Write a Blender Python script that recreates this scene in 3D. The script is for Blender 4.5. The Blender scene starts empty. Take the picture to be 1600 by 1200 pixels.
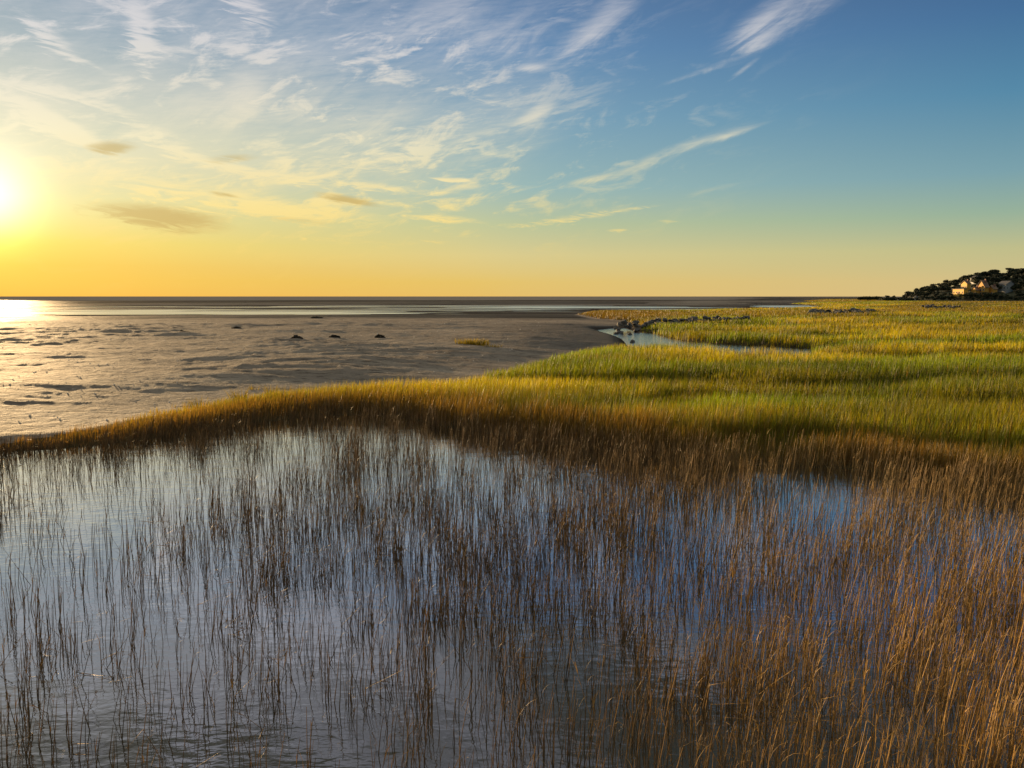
import bpy, math, random
import numpy as np
from math import radians as R
from mathutils import Vector, Matrix, noise as mnoise
random.seed(7)
rng = np.random.default_rng(11)

# ---------------------------------------------------------------- camera, sky, sun, exposure
sc = bpy.context.scene
COL = sc.collection
CAM_H, PITCH, F = 3.8, 6.23, 1256.0
cam = bpy.data.objects.new('camera', bpy.data.cameras.new('camera'))
COL.objects.link(cam); sc.camera = cam
cam.data.sensor_width = 36; cam.data.lens = 36 * F / 1600
cam.data.clip_start = 0.1; cam.data.clip_end = 40000
cam.location = (0, 0, CAM_H); cam.rotation_euler = (R(90 - PITCH), 0, 0)
SUN_AZ, SUN_EL = -33.0, 5.5
sc.view_settings.view_transform = 'Standard'; sc.view_settings.look = 'None'
sc.view_settings.exposure = 0.80; sc.view_settings.gamma = 1
sc.cycles.use_denoising = True
sc.cycles.max_bounces = 6; sc.cycles.transmission_bounces = 3; sc.cycles.transparent_max_bounces = 4

sun = bpy.data.objects.new('sun', bpy.data.lights.new('sun', 'SUN')); COL.objects.link(sun)
sun.data.energy = 5.0; sun.data.angle = R(0.55); sun.data.color = (1.0, 0.66, 0.32)
sd = Vector((math.sin(R(SUN_AZ)) * math.cos(R(SUN_EL)), math.cos(R(SUN_AZ)) * math.cos(R(SUN_EL)), math.sin(R(SUN_EL))))
sun.rotation_euler = sd.to_track_quat('Z', 'Y').to_euler(); sun.location = (0, 0, 60)

def s2l(c):
    return tuple(((v / 255) / 12.92 if v <= 10.3 else ((v / 255 + 0.055) / 1.055) ** 2.4) for v in c) + (1,)

class E:                                   # tiny expression builder over math nodes
    nt = None
    def __init__(s, sock): s.s = sock
    @staticmethod
    def m(op, *a, clamp=False):
        n = E.nt.nodes.new('ShaderNodeMath'); n.operation = op; n.use_clamp = clamp
        for i, v in enumerate(a):
            if isinstance(v, E): E.nt.links.new(v.s, n.inputs[i])
            else: n.inputs[i].default_value = v
        return E(n.outputs[0])
    def __add__(s, o): return E.m('ADD', s, o)
    __radd__ = __add__
    def __mul__(s, o): return E.m('MULTIPLY', s, o)
    __rmul__ = __mul__
    def __sub__(s, o): return E.m('SUBTRACT', s, o)
    def __rsub__(s, o): return E.m('SUBTRACT', o, s)
    def __truediv__(s, o): return E.m('DIVIDE', s, o)
    def __pow__(s, o): return E.m('POWER', s, o)

def mixc(nt, fac, a, b, mode='MIX'):
    n = nt.nodes.new('ShaderNodeMix'); n.data_type = 'RGBA'; n.blend_type = mode; n.clamp_factor = True
    for sock, v in ((n.inputs[0], fac), (n.inputs[6], a), (n.inputs[7], b)):
        if isinstance(v, E): nt.links.new(v.s, sock)
        elif hasattr(v, 'is_linked'): nt.links.new(v, sock)
        else: sock.default_value = v
    return n.outputs[2]

def ramp(nt, fac, stops, interp='LINEAR'):
    n = nt.nodes.new('ShaderNodeValToRGB'); n.color_ramp.interpolation = interp
    el = n.color_ramp.elements
    while len(el) < len(stops): el.new(0.5)
    for e, (p, c) in zip(el, stops): e.position = p; e.color = c
    nt.links.new(fac.s if isinstance(fac, E) else fac, n.inputs[0])
    return n.outputs[0]

def px_dir(px, py):
    x, y = px - 800.0, 600.0 - py
    c, s = math.cos(R(PITCH)), math.sin(R(PITCH))
    fw, up = F * c + y * s, y * c - F * s
    return math.degrees(math.atan2(x, fw)), math.degrees(math.atan2(up, math.hypot(fw, x)))

world = bpy.data.worlds.new('World'); sc.world = world; world.use_nodes = True
def build_sky():
    nt = world.node_tree; E.nt = nt; L = nt.links
    sky = nt.nodes.new('ShaderNodeTexSky'); sky.sky_type = 'NISHITA'; sky.sun_disc = False
    sky.sun_elevation = R(SUN_EL); sky.sun_rotation = R(SUN_AZ)
    sky.air_density = 1.0; sky.dust_density = 1.0; sky.ozone_density = 2.0
    tc = nt.nodes.new('ShaderNodeTexCoord')
    nrm = nt.nodes.new('ShaderNodeVectorMath'); nrm.operation = 'NORMALIZE'
    L.new(tc.outputs['Generated'], nrm.inputs[0])
    sep = nt.nodes.new('ShaderNodeSeparateXYZ'); L.new(nrm.outputs[0], sep.inputs[0])
    X, Y, Z = (E(sep.outputs[i]) for i in range(3))
    az = E.m('ARCTAN2', X, Y) * (180 / math.pi)
    el = E.m('ARCSINE', Z) * (180 / math.pi)
    elc = E.m('MAXIMUM', el, 0.0)
    t = E.m('SQRT', elc / 60.0, clamp=True)
    P = lambda e: math.sqrt(e / 60.0)
    def col(stops): return ramp(nt, t, [(P(e), s2l(c)) for e, c in stops])  # stops above the view made up: bright top lights ground, dark band dims water
    cl = col([(0, (255, 190, 70)), (1.9, (255, 206, 78)), (3.4, (255, 224, 100)), (5.5, (248, 232, 150)), (8.5, (230, 226, 184)), (12, (204, 208, 192)), (15, (160, 178, 184)), (18, (136, 160, 178)), (24, (160, 160, 156)), (29, (82, 81, 74)), (45, (84, 83, 78)), (54, (238, 224, 200)), (60, (255, 250, 226))])
    cm = col([(0, (240, 196, 108)), (1.0, (238, 203, 112)), (2.9, (228, 212, 148)), (5.0, (198, 206, 162)), (7.4, (164, 194, 190)), (12, (134, 172, 194)), (16.3, (106, 148, 188)), (20.7, (94, 128, 170)), (23, (106, 114, 124)), (28, (58, 60, 54)), (45, (60, 62, 58)), (54, (238, 224, 200)), (60, (255, 250, 226))])
    cr = col([(0, (226, 198, 138)), (1.0, (220, 198, 140)), (2.9, (200, 197, 144)), (5.0, (158, 184, 160)), (7.4, (128, 168, 178)), (12, (88, 142, 174)), (16.3, (72, 116, 160)), (20, (62, 96, 142)), (23, (72, 82, 96)), (30, (56, 60, 60)), (45, (60, 62, 60)), (54, (230, 220, 204)), (60, (255, 250, 226))])
    dsun = E.m('ABSOLUTE', E.m('SUBTRACT', az, SUN_AZ))
    dsun = E.m('MINIMUM', dsun, 360.0 - dsun)
    f1 = E.m('SMOOTH_MIN', dsun / 34.0, 1.0, 0.15, clamp=True)
    f2 = (dsun - 30.0) * (1 / 34.0); f2 = E.m('MAXIMUM', f2, 0.0, clamp=True)
    base = mixc(nt, f2, mixc(nt, f1, cl, cm), cr)
    # glow round the sun: brighter than the picture can hold
    dot = nt.nodes.new('ShaderNodeVectorMath'); dot.operation = 'DOT_PRODUCT'
    L.new(nrm.outputs[0], dot.inputs[0]); dot.inputs[1].default_value = sd
    ang = E.m('ARCCOSINE', E.m('MINIMUM', E(dot.outputs['Value']), 0.99999)) * (180 / math.pi)
    g = E.m('EXPONENT', ang * ang * (-1 / (2.3 * 2.3))) * 1.3 + E.m('EXPONENT', ang * (-1 / 6.0)) * .34
    gcol = ramp(nt, t, [(0, (1.0, .50, .06, 1)), (P(3), (1, .66, .12, 1)), (P(6), (1, .86, .55, 1)), (P(14), (.9, .85, .72, 1)), (1, (.8, .85, .9, 1))])
    # shared streak noises
    def streak(tilt, sx, sy, warp, seed):
        c, s = math.cos(R(tilt)), math.sin(R(tilt))
        u = az * c + el * s; v = el * c - az * s
        cb = nt.nodes.new('ShaderNodeCombineXYZ')
        L.new((u * (1 / sx)).s, cb.inputs[0]); L.new((v * (1 / sy)).s, cb.inputs[1]); cb.inputs[2].default_value = seed
        n = nt.nodes.new('ShaderNodeTexNoise'); n.inputs['Scale'].default_value = 1; n.inputs['Detail'].default_value = 6
        n.inputs['Roughness'].default_value = 0.62; n.inputs['Distortion'].default_value = warp
        L.new(cb.outputs[0], n.inputs['Vector'])
        return E(n.outputs[0])
    nA = streak(28, 5.0, 1.3, 0.7, 1.3); nB = streak(-7, 3.8, 0.62, 1.6, 5.1); nV = streak(20, 11, 3.6, 0.8, 9.2)
    nf = streak(8, 1.8, 0.26, 0.6, 3.3)
    ae = nt.nodes.new('ShaderNodeCombineXYZ'); L.new(az.s, ae.inputs[0]); L.new(el.s, ae.inputs[1])
    def blobs(lst, wu, wv):
        tot = None; k = 1 / 21.9
        wv_ = nt.nodes.new('ShaderNodeCombineXYZ'); L.new(wu.s, wv_.inputs[0]); L.new(wv.s, wv_.inputs[1])
        for cx, cy, a, b, tilt, st in lst:
            a0, e0 = px_dir(cx, cy)
            mp = nt.nodes.new('ShaderNodeMapping'); mp.vector_type = 'TEXTURE'; L.new(ae.outputs[0], mp.inputs[0])
            mp.inputs[1].default_value = (a0, e0, 0); mp.inputs[2].default_value = (0, 0, R(tilt)); mp.inputs[3].default_value = (a * k, b * k, 1)
            ad = nt.nodes.new('ShaderNodeVectorMath'); ad.operation = 'ADD'; L.new(mp.outputs[0], ad.inputs[0]); L.new(wv_.outputs[0], ad.inputs[1])
            dt = nt.nodes.new('ShaderNodeVectorMath'); dt.operation = 'DOT_PRODUCT'; L.new(ad.outputs[0], dt.inputs[0]); L.new(ad.outputs[0], dt.inputs[1])
            e = E.m('EXPONENT', E.m('MULTIPLY_ADD', E(dt.outputs['Value']), -1.0, math.log(st)))
            tot = e if tot is None else tot + e
        return tot
    A = blobs([(1232, 20, 110, 28, 20, .7), (1180, 45, 50, 18, 35, .5), (928, 48, 85, 22, 38, .95), (690, 22, 90, 30, 24, .8), (785, 58, 80, 28, 20, .7),
               (838, 178, 42, 15, 36, 1.0), (1045, 240, 120, 11, 19, .72), (1150, 208, 50, 5, 14, .6), (928, 280, 35, 7, 8, .7), (740, 215, 75, 10, 20, .75),
               (832, 105, 22, 7, 5, .9), (1085, 116, 60, 5, 15, .5), (1162, 108, 24, 4, 32, .65), (385, 150, 28, 42, -10, .8),
               (580, 200, 75, 30, 28, .85), (780, 240, 110, 8, 12, .55), (1110, 298, 60, 6, 12, .5), (480, 170, 70, 25, 20, .5), (300, 165, 80, 28, 12, .6),
               (500, 90, 120, 50, 25, .45), (560, -120, 260, 60, 25, .7), (300, -60, 160, 40, 30, .8), (1050, -130, 200, 50, 25, .7), (400, -300, 400, 60, 20, .8), (900, -420, 400, 60, 25, .6)], (nA - .5) * 1.3, (nA - .5) * 1.6)
    B = blobs([(222, 55, 24, 42, 8, .95), (275, 80, 55, 9, 0, .8), (390, 14, 50, 22, -15, .95), (66, 48, 50, 13, -28, .9), (115, 92, 50, 7, -15, .7),
               (115, 152, 75, 9, -9, .95), (75, 192, 60, 16, -25, .95), (130, 215, 60, 14, -25, .8), (245, 205, 60, 14, -15, .7), (280, 236, 80, 10, -14, .7), (380, 268, 110, 9, -6, .8), (565, 290, 150, 10, -5, .85),
               (300, 298, 190, 20, -6, .8), (450, 332, 170, 16, -4, .8), (690, 340, 75, 8, -6, .8), (712, 281, 55, 5, 0, .85), (880, 345, 90, 8, 5, .7),
               (985, 326, 80, 5, 5, .55), (1045, 346, 35, 6, 0, .5), (965, 360, 22, 4, 3, .7), (520, 375, 140, 5, -3, .6), (600, 262, 110, 12, 0, .5), (480, 245, 80, 10, 0, .55), (690, 378, 40, 4, -3, .5),
               (100, -60, 120, 40, -20, .8), (-60, 120, 90, 30, -15, .8), (-100, 260, 90, 18, -5, .7)], (nB - .5) * 1.2, (nB - .5) * 1.8)
    D = blobs([(252, 340, 100, 20, -5, 1.1), (172, 231, 38, 11, 8, 1.0), (545, 312, 60, 8, -8, .9), (365, 247, 45, 8, 5, .7), (350, 304, 30, 4, -8, .8), (480, 345, 90, 7, -4, .5)], (nB - .5) * 1.0, (nB - .5) * 1.4)
    def soft(G, n, lo, hi, k):
        x = (G + (n - .5) * k * E.m('MINIMUM', G * 1.5, 1.0) - lo) * (1 / (hi - lo))
        x = E.m('MAXIMUM', x, 0.0, clamp=True)
        return x * x * (3.0 - 2.0 * x)
    mA = soft(A, nA * .65 + nf * .35, .15, 1.5, 2.0); mB = soft(B, nB * .75 + nf * .25, .34, 1.2, 3.6); mD = soft(D, nB * .7 + nf * .3, .28, 1.0, 1.2)
    veil = blobs([(420, 130, 420, 150, 10, .75), (250, 250, 380, 90, -5, .6), (760, 200, 260, 70, 20, .4), (200, -150, 600, 160, 15, .7)], (nV - .5) * .8, (nV - .5) * .8)
    mv = soft(veil, nV * .45 + nA * .3 + nf * .25, .2, 1.25, 2.4) * .8
    nC = streak(14, 4.0, 1.5, 0.7, 7.7)
    reg = blobs([(300, 190, 330, 130, 0, .9), (620, 130, 260, 130, 15, .8), (120, 120, 200, 160, 0, .7), (500, 310, 330, 50, -3, .7), (900, 250, 220, 70, 15, .35), (250, -250, 500, 160, 10, .8)], (nV - .5) * .5, (nV - .5) * .5)
    pc = E.m('MAXIMUM', (nC * .8 + nf * .2 - .49) * 6.0, 0.0, clamp=True)
    mp_ = pc * pc * (3.0 - 2.0 * pc) * E.m('MINIMUM', reg, 1.0)
    m = E.m('MAXIMUM', E.m('MAXIMUM', mA * .8, mB * .95), mp_ * .92); m = 1.0 - (1.0 - m) * (1.0 - mv * .55)
    ccol = ramp(nt, t, [(0, s2l((255, 205, 105))), (P(3), s2l((252, 216, 122))), (P(6), s2l((250, 226, 150))), (P(10), s2l((238, 228, 192))), (P(16), s2l((214, 212, 212))), (P(24), s2l((190, 192, 208))), (1, s2l((150, 155, 180)))])
    dcol = ramp(nt, t, [(0, s2l((215, 170, 90))), (P(8), s2l((202, 178, 112))), (P(12), s2l((188, 172, 128))), (1, s2l((130, 130, 130)))])
    # the ramps carry the sky light; some compressed Nishita sky is mixed in
    gam = nt.nodes.new('ShaderNodeGamma'); gam.inputs[1].default_value = 0.6
    sc_ = mixc(nt, 1.0, sky.outputs[0], (.008, .008, .008, 1), 'MULTIPLY'); L.new(sc_, gam.inputs[0])
    base = mixc(nt, 0.10, base, gam.outputs[0])
    g2 = mixc(nt, 1.0, gcol, (0, 0, 0, 1), 'ADD')
    cg = nt.nodes.new('ShaderNodeCombineXYZ')
    for i in range(3): L.new(g.s, cg.inputs[i])
    glow = mixc(nt, 1.0, g2, cg.outputs[0], 'MULTIPLY')
    out = mixc(nt, m, base, ccol)
    out = mixc(nt, mD * .85, out, dcol)
    out = mixc(nt, 1.0, out, glow, 'ADD')
    bg = nt.nodes['Background']; bg.inputs[1].default_value = 0.573
    L.new(out, bg.inputs[0])
    world.cycles.sampling_method = 'MANUAL'; world.cycles.sample_map_resolution = 512
build_sky()

# ---------------------------------------------------------------- layout helpers
def P(px, py, z=0.0):                      # a point of the level z that the photograph shows at (px, py)
    x, y = px - 800.0, 600.0 - py
    c, s = math.cos(R(PITCH)), math.sin(R(PITCH))
    fw, up = F * c + y * s, min(y * c - F * s, -0.45)
    t = (z - CAM_H) / up
    return (x * t, fw * t)

def to_px(x, y, z):
    c, s = math.cos(R(PITCH)), math.sin(R(PITCH))
    zz = z - CAM_H
    dep = y * c - zz * s; up = y * s + zz * c
    return 800 + F * x / dep, 600 - F * up / dep

def poly(pts, z=0.0):
    return np.array([P(a, b, z) for a, b in pts])

def sdf(px, py, pg):                       # signed distance, negative inside
    d = np.full(px.shape, 1e18); ins = np.zeros(px.shape, bool)
    n = len(pg)
    for i in range(n):
        ax, ay = pg[i]; bx, by = pg[(i + 1) % n]
        ex, ey = bx - ax, by - ay
        t = np.clip(((px - ax) * ex + (py - ay) * ey) / (ex * ex + ey * ey + 1e-12), 0, 1)
        d = np.minimum(d, (px - ax - ex * t) ** 2 + (py - ay - ey * t) ** 2)
        c = ((ay > py) != (by > py)) & (px < ex * (py - ay) / (ey if abs(ey) > 1e-9 else 1e-9) + ax)
        ins ^= c
    d = np.sqrt(d)
    return np.where(ins, -d, d)

def line_dist(px, py, pts):
    d = np.full(px.shape, 1e18)
    for (ax, ay), (bx, by) in zip(pts[:-1], pts[1:]):
        ex, ey = bx - ax, by - ay
        t = np.clip(((px - ax) * ex + (py - ay) * ey) / (ex * ex + ey * ey), 0, 1)
        d = np.minimum(d, (px - ax - ex * t) ** 2 + (py - ay - ey * t) ** 2)
    return np.sqrt(d)

def vnoise(x, y, seed=0):
    xi = np.floor(x).astype(np.int64); yi = np.floor(y).astype(np.int64)
    fx = x - xi; fy = y - yi
    fx = fx * fx * (3 - 2 * fx); fy = fy * fy * (3 - 2 * fy)
    def h(a, b):
        n = (a * 374761393 + b * 668265263 + seed * 982451653) & 0xffffffff
        n = ((n ^ (n >> 13)) * 1274126177) & 0xffffffff
        return ((n ^ (n >> 16)) & 0xffff) / 65535.0
    return (h(xi, yi) * (1 - fx) + h(xi + 1, yi) * fx) * (1 - fy) + (h(xi, yi + 1) * (1 - fx) + h(xi + 1, yi + 1) * fx) * fy

def fbm(x, y, seed=0, o=4, g=0.5):
    t = 0; a = 1; s = 0
    for i in range(o):
        t = t + a * vnoise(x * 2 ** i + i * 17.3, y * 2 ** i - i * 9.1, seed + i); s += a; a *= g
    return t / s

def sm(a, b, x):
    t = np.clip((x - a) / (b - a), 0, 1); return t * t * (3 - 2 * t)

# ---------------------------------------------------------------- outlines of water, marsh and beach
edge_beach = [(-700, 800), (-300, 722), (0, 678), (100, 664), (200, 645), (300, 624), (400, 606), (500, 597), (600, 592), (690, 590), (740, 579), (800, 567), (870, 551), (920, 540), (985, 536)]
EB = [P(a, b, 0.38 + .24 * min(1, max(0, a / 500))) for a, b in edge_beach]
POND = poly([(-900, 860), (-300, 752), (0, 707), (100, 700), (200, 690), (300, 676), (400, 660), (480, 652), (560, 648), (640, 655), (720, 672), (840, 688), (960, 706), (1100, 724), (1240, 729), (1330, 732), (1450, 752), (1600, 764), (1900, 800), (2600, 1000)])
POND = np.vstack([POND, [[12, 1.0], [-12, 1.0]]])
creek_far = [(1255, 545), (1180, 541), (1100, 537), (1060, 533), (1030, 527), (1012, 521), (985, 519), (968, 513), (934, 516)]
creek_near = [(955, 523), (980, 530), (988, 538)]
CREEK = np.vstack([poly(creek_far), poly(creek_near), poly([(1000, 538.5), (1060, 542.5), (1150, 548), (1256, 549.5)], 0.42)])
back = [(1040, 532), (1010, 522), (990, 511), (975, 501), (935, 498), (904, 491), (925, 487), (960, 486), (1010, 486), (1080, 485), (1150, 483), (1215, 482), (1290, 479.5), (1262, 476.5), (1235, 474.5), (1270, 472), (1255, 470), (1290, 467.5), (1240, 465.4)]
MARSH = np.vstack([np.array(EB), poly([(1000, 545)], .3), poly(back, 0.2), [[3500, 3400], [3500, 20], [300, 3], [40, 0.5], [-40, 0.5]]])
dips = [([(620, 590), (740, 600), (860, 607), (960, 612)], 1.8, .7), ([(930, 607), (1100, 609), (1300, 612), (1420, 604), (1600, 603), (1800, 606)], 2.6, 1.0),
        ([(1060, 636), (1250, 639), (1420, 641), (1560, 646), (1900, 656)], 2.1, 1.0), ([(1215, 702), (1290, 706), (1350, 708), (1420, 716), (1560, 722), (1900, 750)], 1.5, 1.0),
        ([(1180, 566), (1300, 560), (1420, 563), (1650, 560)], 3.5, .8), ([(1255, 549), (1330, 540), (1400, 537), (1500, 541)], 3.2, 1.0), ([(1120, 522), (1200, 526), (1250, 530), (1300, 528)], 5.5, .9),
        ([(1150, 512), (1300, 510), (1500, 512), (1700, 508)], 9, .8), ([(1250, 499), (1400, 497), (1600, 500)], 14, .8)]
dips = [([P(a, b, .2) for a, b in l], w, k) for l, w, k in dips]

def channel(x, y):
    v = np.zeros(x.shape)
    wob = fbm(x / 4, y / 2.5, 77, 3) - .5
    for l, w, k in dips:
        sel = (y > min(p[1] for p in l) - 5 * w) & (y < max(p[1] for p in l) + 5 * w)
        if not sel.any(): continue
        w_ = w * .75; d = line_dist(x[sel], y[sel] , l) + wob[sel] * w * 2.6
        v[sel] = np.maximum(v[sel], k * .85 * (1 - sm(w_ * .3, w_ * 1.3, d)))
    return v

def terrain(x, y):
    d = np.hypot(x, y)
    sp = sdf(x, y, POND); scr = sdf(x, y, CREEK); smr = sdf(x, y, MARSH)
    px, py = to_px(x, y, 0.0)
    und = (fbm(x / 14, y / 5, 3, 3) - .5)
    zm = 0.22 + (.07 * und * sm(4, 14, sp)) - .12 * channel(x, y) + .05 * (fbm(x / .8, y / .8, 4, 2) - .5)
    zm = np.maximum(zm, .04) * sm(-.2, 1.6, sp) + .015
    # beach
    dm = np.maximum(smr, 0)
    zb = .22 + .40 * sm(0, 9, dm) * (1 - sm(60, 150, d)) - .10 * sm(70, 150, d)
    mound = fbm(x / 7, y / 3.2, 21, 4, .55); rid = 1 - np.abs(2 * fbm(x / 5, y / 2.0, 31, 3) - 1)
    amp = sm(0, 5, dm) * (.45 + .55 * sm(28, 45, d)) * (1 - .75 * sm(90, 170, d)) * (.45 + .9 * fbm(x / 22, y / 14, 41, 2)) * (1 - .75 * sm(820, 960, px))
    zb = zb + amp * ((.25 * (mound - .5)) * (1 + .6 * sm(700, 500, px) * sm(30, 45, d)) + .17 * (rid ** 3) * sm(25, 45, d) * sm(.42, .62, fbm(x / 9, y / 7, 43, 2)))
    zb = zb + amp * .05 * ((1 - np.abs(2 * fbm(x / 1.7, y / .9, 47, 3) - 1)) ** 2 - .4)
    zb = zb + .035 * (fbm(x / .5, y / .35, 51, 3) - .5)
    # tidal flats
    n = fbm(x / (.55 * d), np.log(d) * 9, 61, 4, .55); n2 = fbm(x / (.2 * d), np.log(d) * 30, 63, 3)
    zf = .065 + .18 * (n - .54) + .15 * (n2 - .5)
    for a, b, rx, ry, k in ((60, 487, 520, 3.2, .16), (330, 490, 330, 1.6, .1), (250, 480, 300, 1.2, .12), (640, 478.2, 420, .8, .12), (1095, 474, 60, 2.0, .45), (1235, 478.5, 50, 1.3, .5), (1150, 471, 130, .8, .4), (760, 481.5, 200, .7, .3), (930, 480, 120, .7, .35), (900, 476.5, 160, .6, .35), (500, 475.5, 400, .7, .3)):
        zf = zf - k * (.05 + 1.5 * sm(.36, .62, fbm(x / (.3 * d), np.log(d) * 40, int(a), 3))) * np.exp(-(((px - a) / rx) ** 2 + ((py - b) / ry) ** 2) ** 1.5)
    zf = zf + .12 * sm(150, -60, px)
    zf = zf - .25 * sm(700, 1050, d) * (1 - sm(900, 1300, px))
    f = sm(128, 185, d + 25 * (px > 500) * sm(500, 900, px))
    zb = zb * (1 - f) + zf * f
    z = np.where(smr < 0, zm, zb)
    z = np.where((smr < 0), z, zb * sm(0, 1.0, dm) + zm * (1 - sm(0, 1.0, dm)))
    z = np.where(sp < 0, -.03 - .32 * sm(0, 2.5, -sp), z)
    bank = sm(-.9, 1.6, scr)
    z = np.where(scr < 1.6, np.maximum(z, .1) * bank - .45 * (1 - bank), z)
    return z, sp, scr, smr

# ---------------------------------------------------------------- scene helpers
def mesh_np(name, V, Fq, mat=None, col=None, smooth=False, parent=None, link=True):
    me = bpy.data.meshes.new(name)
    V = np.asarray(V, np.float32); Fq = np.asarray(Fq, np.int32)
    me.vertices.add(len(V)); me.vertices.foreach_set('co', V.ravel())
    nf, k = Fq.shape
    me.loops.add(nf * k); me.loops.foreach_set('vertex_index', Fq.ravel())
    me.polygons.add(nf); me.polygons.foreach_set('loop_start', np.arange(0, nf * k, k, dtype=np.int32))
    me.polygons.foreach_set('loop_total', np.full(nf, k, np.int32)) if False else None
    if smooth: me.polygons.foreach_set('use_smooth', np.ones(nf, bool))
    me.update(calc_edges=True)
    if col is not None:
        a = me.attributes.new('tint', 'FLOAT_COLOR', 'POINT')
        c = np.ones((len(V), 4), np.float32); c[:, :3] = col; a.data.foreach_set('color', c.ravel())
    if mat: me.materials.append(mat)
    o = bpy.data.objects.new(name, me)
    if link: COL.objects.link(o)
    if parent: o.parent = parent
    return o

def tag(o, label=None, cat=None, group=None, kind=None):
    for k, v in (('label', label), ('category', cat), ('group', group), ('kind', kind)):
        if v: o[k] = v
    return o

def new_mat(name):
    m = bpy.data.materials.new(name); m.use_nodes = True
    nt = m.node_tree; E.nt = nt
    return m, nt, nt.nodes['Principled BSDF'], nt.links

def noise_node(nt, scale, detail=4, rough=.55, vec=None, dist=0.0, stretch=None):
    n = nt.nodes.new('ShaderNodeTexNoise'); n.inputs['Scale'].default_value = scale
    n.inputs['Detail'].default_value = detail; n.inputs['Roughness'].default_value = rough; n.inputs['Distortion'].default_value = dist
    if vec is None:
        g = nt.nodes.new('ShaderNodeNewGeometry'); vec = g.outputs['Position']
    if stretch:
        mp = nt.nodes.new('ShaderNodeMapping'); mp.inputs['Scale'].default_value = stretch
        nt.links.new(vec, mp.inputs[0]); vec = mp.outputs[0]
    nt.links.new(vec, n.inputs['Vector'])
    return n.outputs[0]

def bump(nt, bsdf, h, dist, strength=1.0, prev=None):
    b = nt.nodes.new('ShaderNodeBump'); b.inputs['Distance'].default_value = dist; b.inputs['Strength'].default_value = strength
    nt.links.new(h, b.inputs['Height'])
    if prev: nt.links.new(prev, b.inputs['Normal'])
    nt.links.new(b.outputs[0], bsdf.inputs['Normal'])
    return b.outputs[0]

# ---------------------------------------------------------------- materials of the setting
def sand_mat():
    m, nt, b, L = new_mat('sand')
    n1 = noise_node(nt, .35, 6, .68, stretch=(.35, 1.2, 1)); n2 = noise_node(nt, 2.6, 6, .72, stretch=(.5, 1.2, 1))
    c = ramp(nt, n1, [(.3, (.16, .138, .12, 1)), (.5, (.24, .208, .178, 1)), (.7, (.33, .285, .24, 1))])
    c2 = ramp(nt, n2, [(.36, (.42, .40, .39, 1)), (.47, (.95, .95, .95, 1)), (.7, (1.15, 1.12, 1.1, 1))])
    L.new(mixc(nt, 1.0, c, c2, 'MULTIPLY'), b.inputs['Base Color'])
    # wet low sand is darker and smoother
    a = nt.nodes.new('ShaderNodeAttribute'); a.attribute_name = 'tint'
    sep = nt.nodes.new('ShaderNodeSeparateColor'); L.new(a.outputs['Color'], sep.inputs[0])
    wet = sep.outputs[0]
    L.new(E.m('MULTIPLY_ADD', E(wet), -.018, .018, clamp=True).s, b.inputs['Specular IOR Level'])
    c3 = mixc(nt, E(wet), b.inputs['Base Color'].links[0].from_socket, (.050, .045, .043, 1))
    b.inputs['Specular IOR Level'].default_value = .02
    L.new(c3, b.inputs['Base Color'])
    L.new(E.m('SUBTRACT', .75, E(wet) * .33).s, b.inputs['Roughness'])
    h = noise_node(nt, 2.2, 6, .62); h2 = noise_node(nt, 11, 3, .6)
    nb = bump(nt, b, h, .26, .9); bump(nt, b, h2, .02, .8, nb)
    return m
def mud_mat():
    m, nt, b, L = new_mat('marsh_mud')
    n1 = noise_node(nt, 1.4, 5, .6)
    L.new(ramp(nt, n1, [(.3, (.028, .022, .012, 1)), (.7, (.06, .05, .022, 1))]), b.inputs['Base Color'])
    b.inputs['Roughness'].default_value = .95; b.inputs['Specular IOR Level'].default_value = .05
    bump(nt, b, noise_node(nt, 7, 4, .6), .05)
    return m
def water_mat(name, base, rough, scales, ior=1.33, k=None):
    m, nt, b, L = new_mat(name)
    b.inputs['Base Color'].default_value = base; b.inputs['Roughness'].default_value = rough; b.inputs['IOR'].default_value = ior
    prev = None
    for sc_, dist, st, det in scales:
        prev = bump(nt, b, noise_node(nt, sc_, det, .5, stretch=st), dist, 1.0, prev)
    if k is not None:                     # polished water: reflection grows steadily toward grazing
        g = nt.nodes.new('ShaderNodeBsdfGlossy'); g.inputs['Roughness'].default_value = rough; L.new(prev, g.inputs['Normal'])
        b.inputs['Specular IOR Level'].default_value = 0
        ge = nt.nodes.new('ShaderNodeNewGeometry'); dt = nt.nodes.new('ShaderNodeVectorMath'); dt.operation = 'DOT_PRODUCT'
        L.new(ge.outputs['Incoming'], dt.inputs[0]); L.new(prev, dt.inputs[1])
        fac = (1.0 - E.m('MAXIMUM', E(dt.outputs['Value']), 0.0, clamp=True)) ** k
        mx = nt.nodes.new('ShaderNodeMixShader'); L.new(fac.s, mx.inputs[0]); L.new(b.outputs[0], mx.inputs[1]); L.new(g.outputs[0], mx.inputs[2])
        L.new(mx.outputs[0], nt.nodes['Material Output'].inputs[0])
    return m
M_SAND, M_MUD = sand_mat(), mud_mat()
M_POND = water_mat('pond_water', (.042, .040, .028, 1), .03, [(1.5, .006, (.8, 1.5, 1), 2), (9, .0028, (.7, 1.2, 1), 2)], k=.9)
M_CREEK = water_mat('creek_water', (.03, .035, .04, 1), .06, [(2.2, .03, (1, 1.2, 1), 3), (9, .01, (1, 1.2, 1), 2)], k=.7)
M_SEA = water_mat('sea_water', (.21, .20, .19, 1), .5, [(.10, .9, (.5, 1.5, 1), 4), (.7, .22, (.6, 1.5, 1), 3)], 1.33)
M_SEA.node_tree.nodes['Principled BSDF'].inputs['Specular IOR Level'].default_value = 0
M_FLATW = water_mat('tide_pool_water', (.05, .05, .05, 1), .22, [(.5, .05, (.5, 1.5, 1), 3)], k=1.3)

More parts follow.
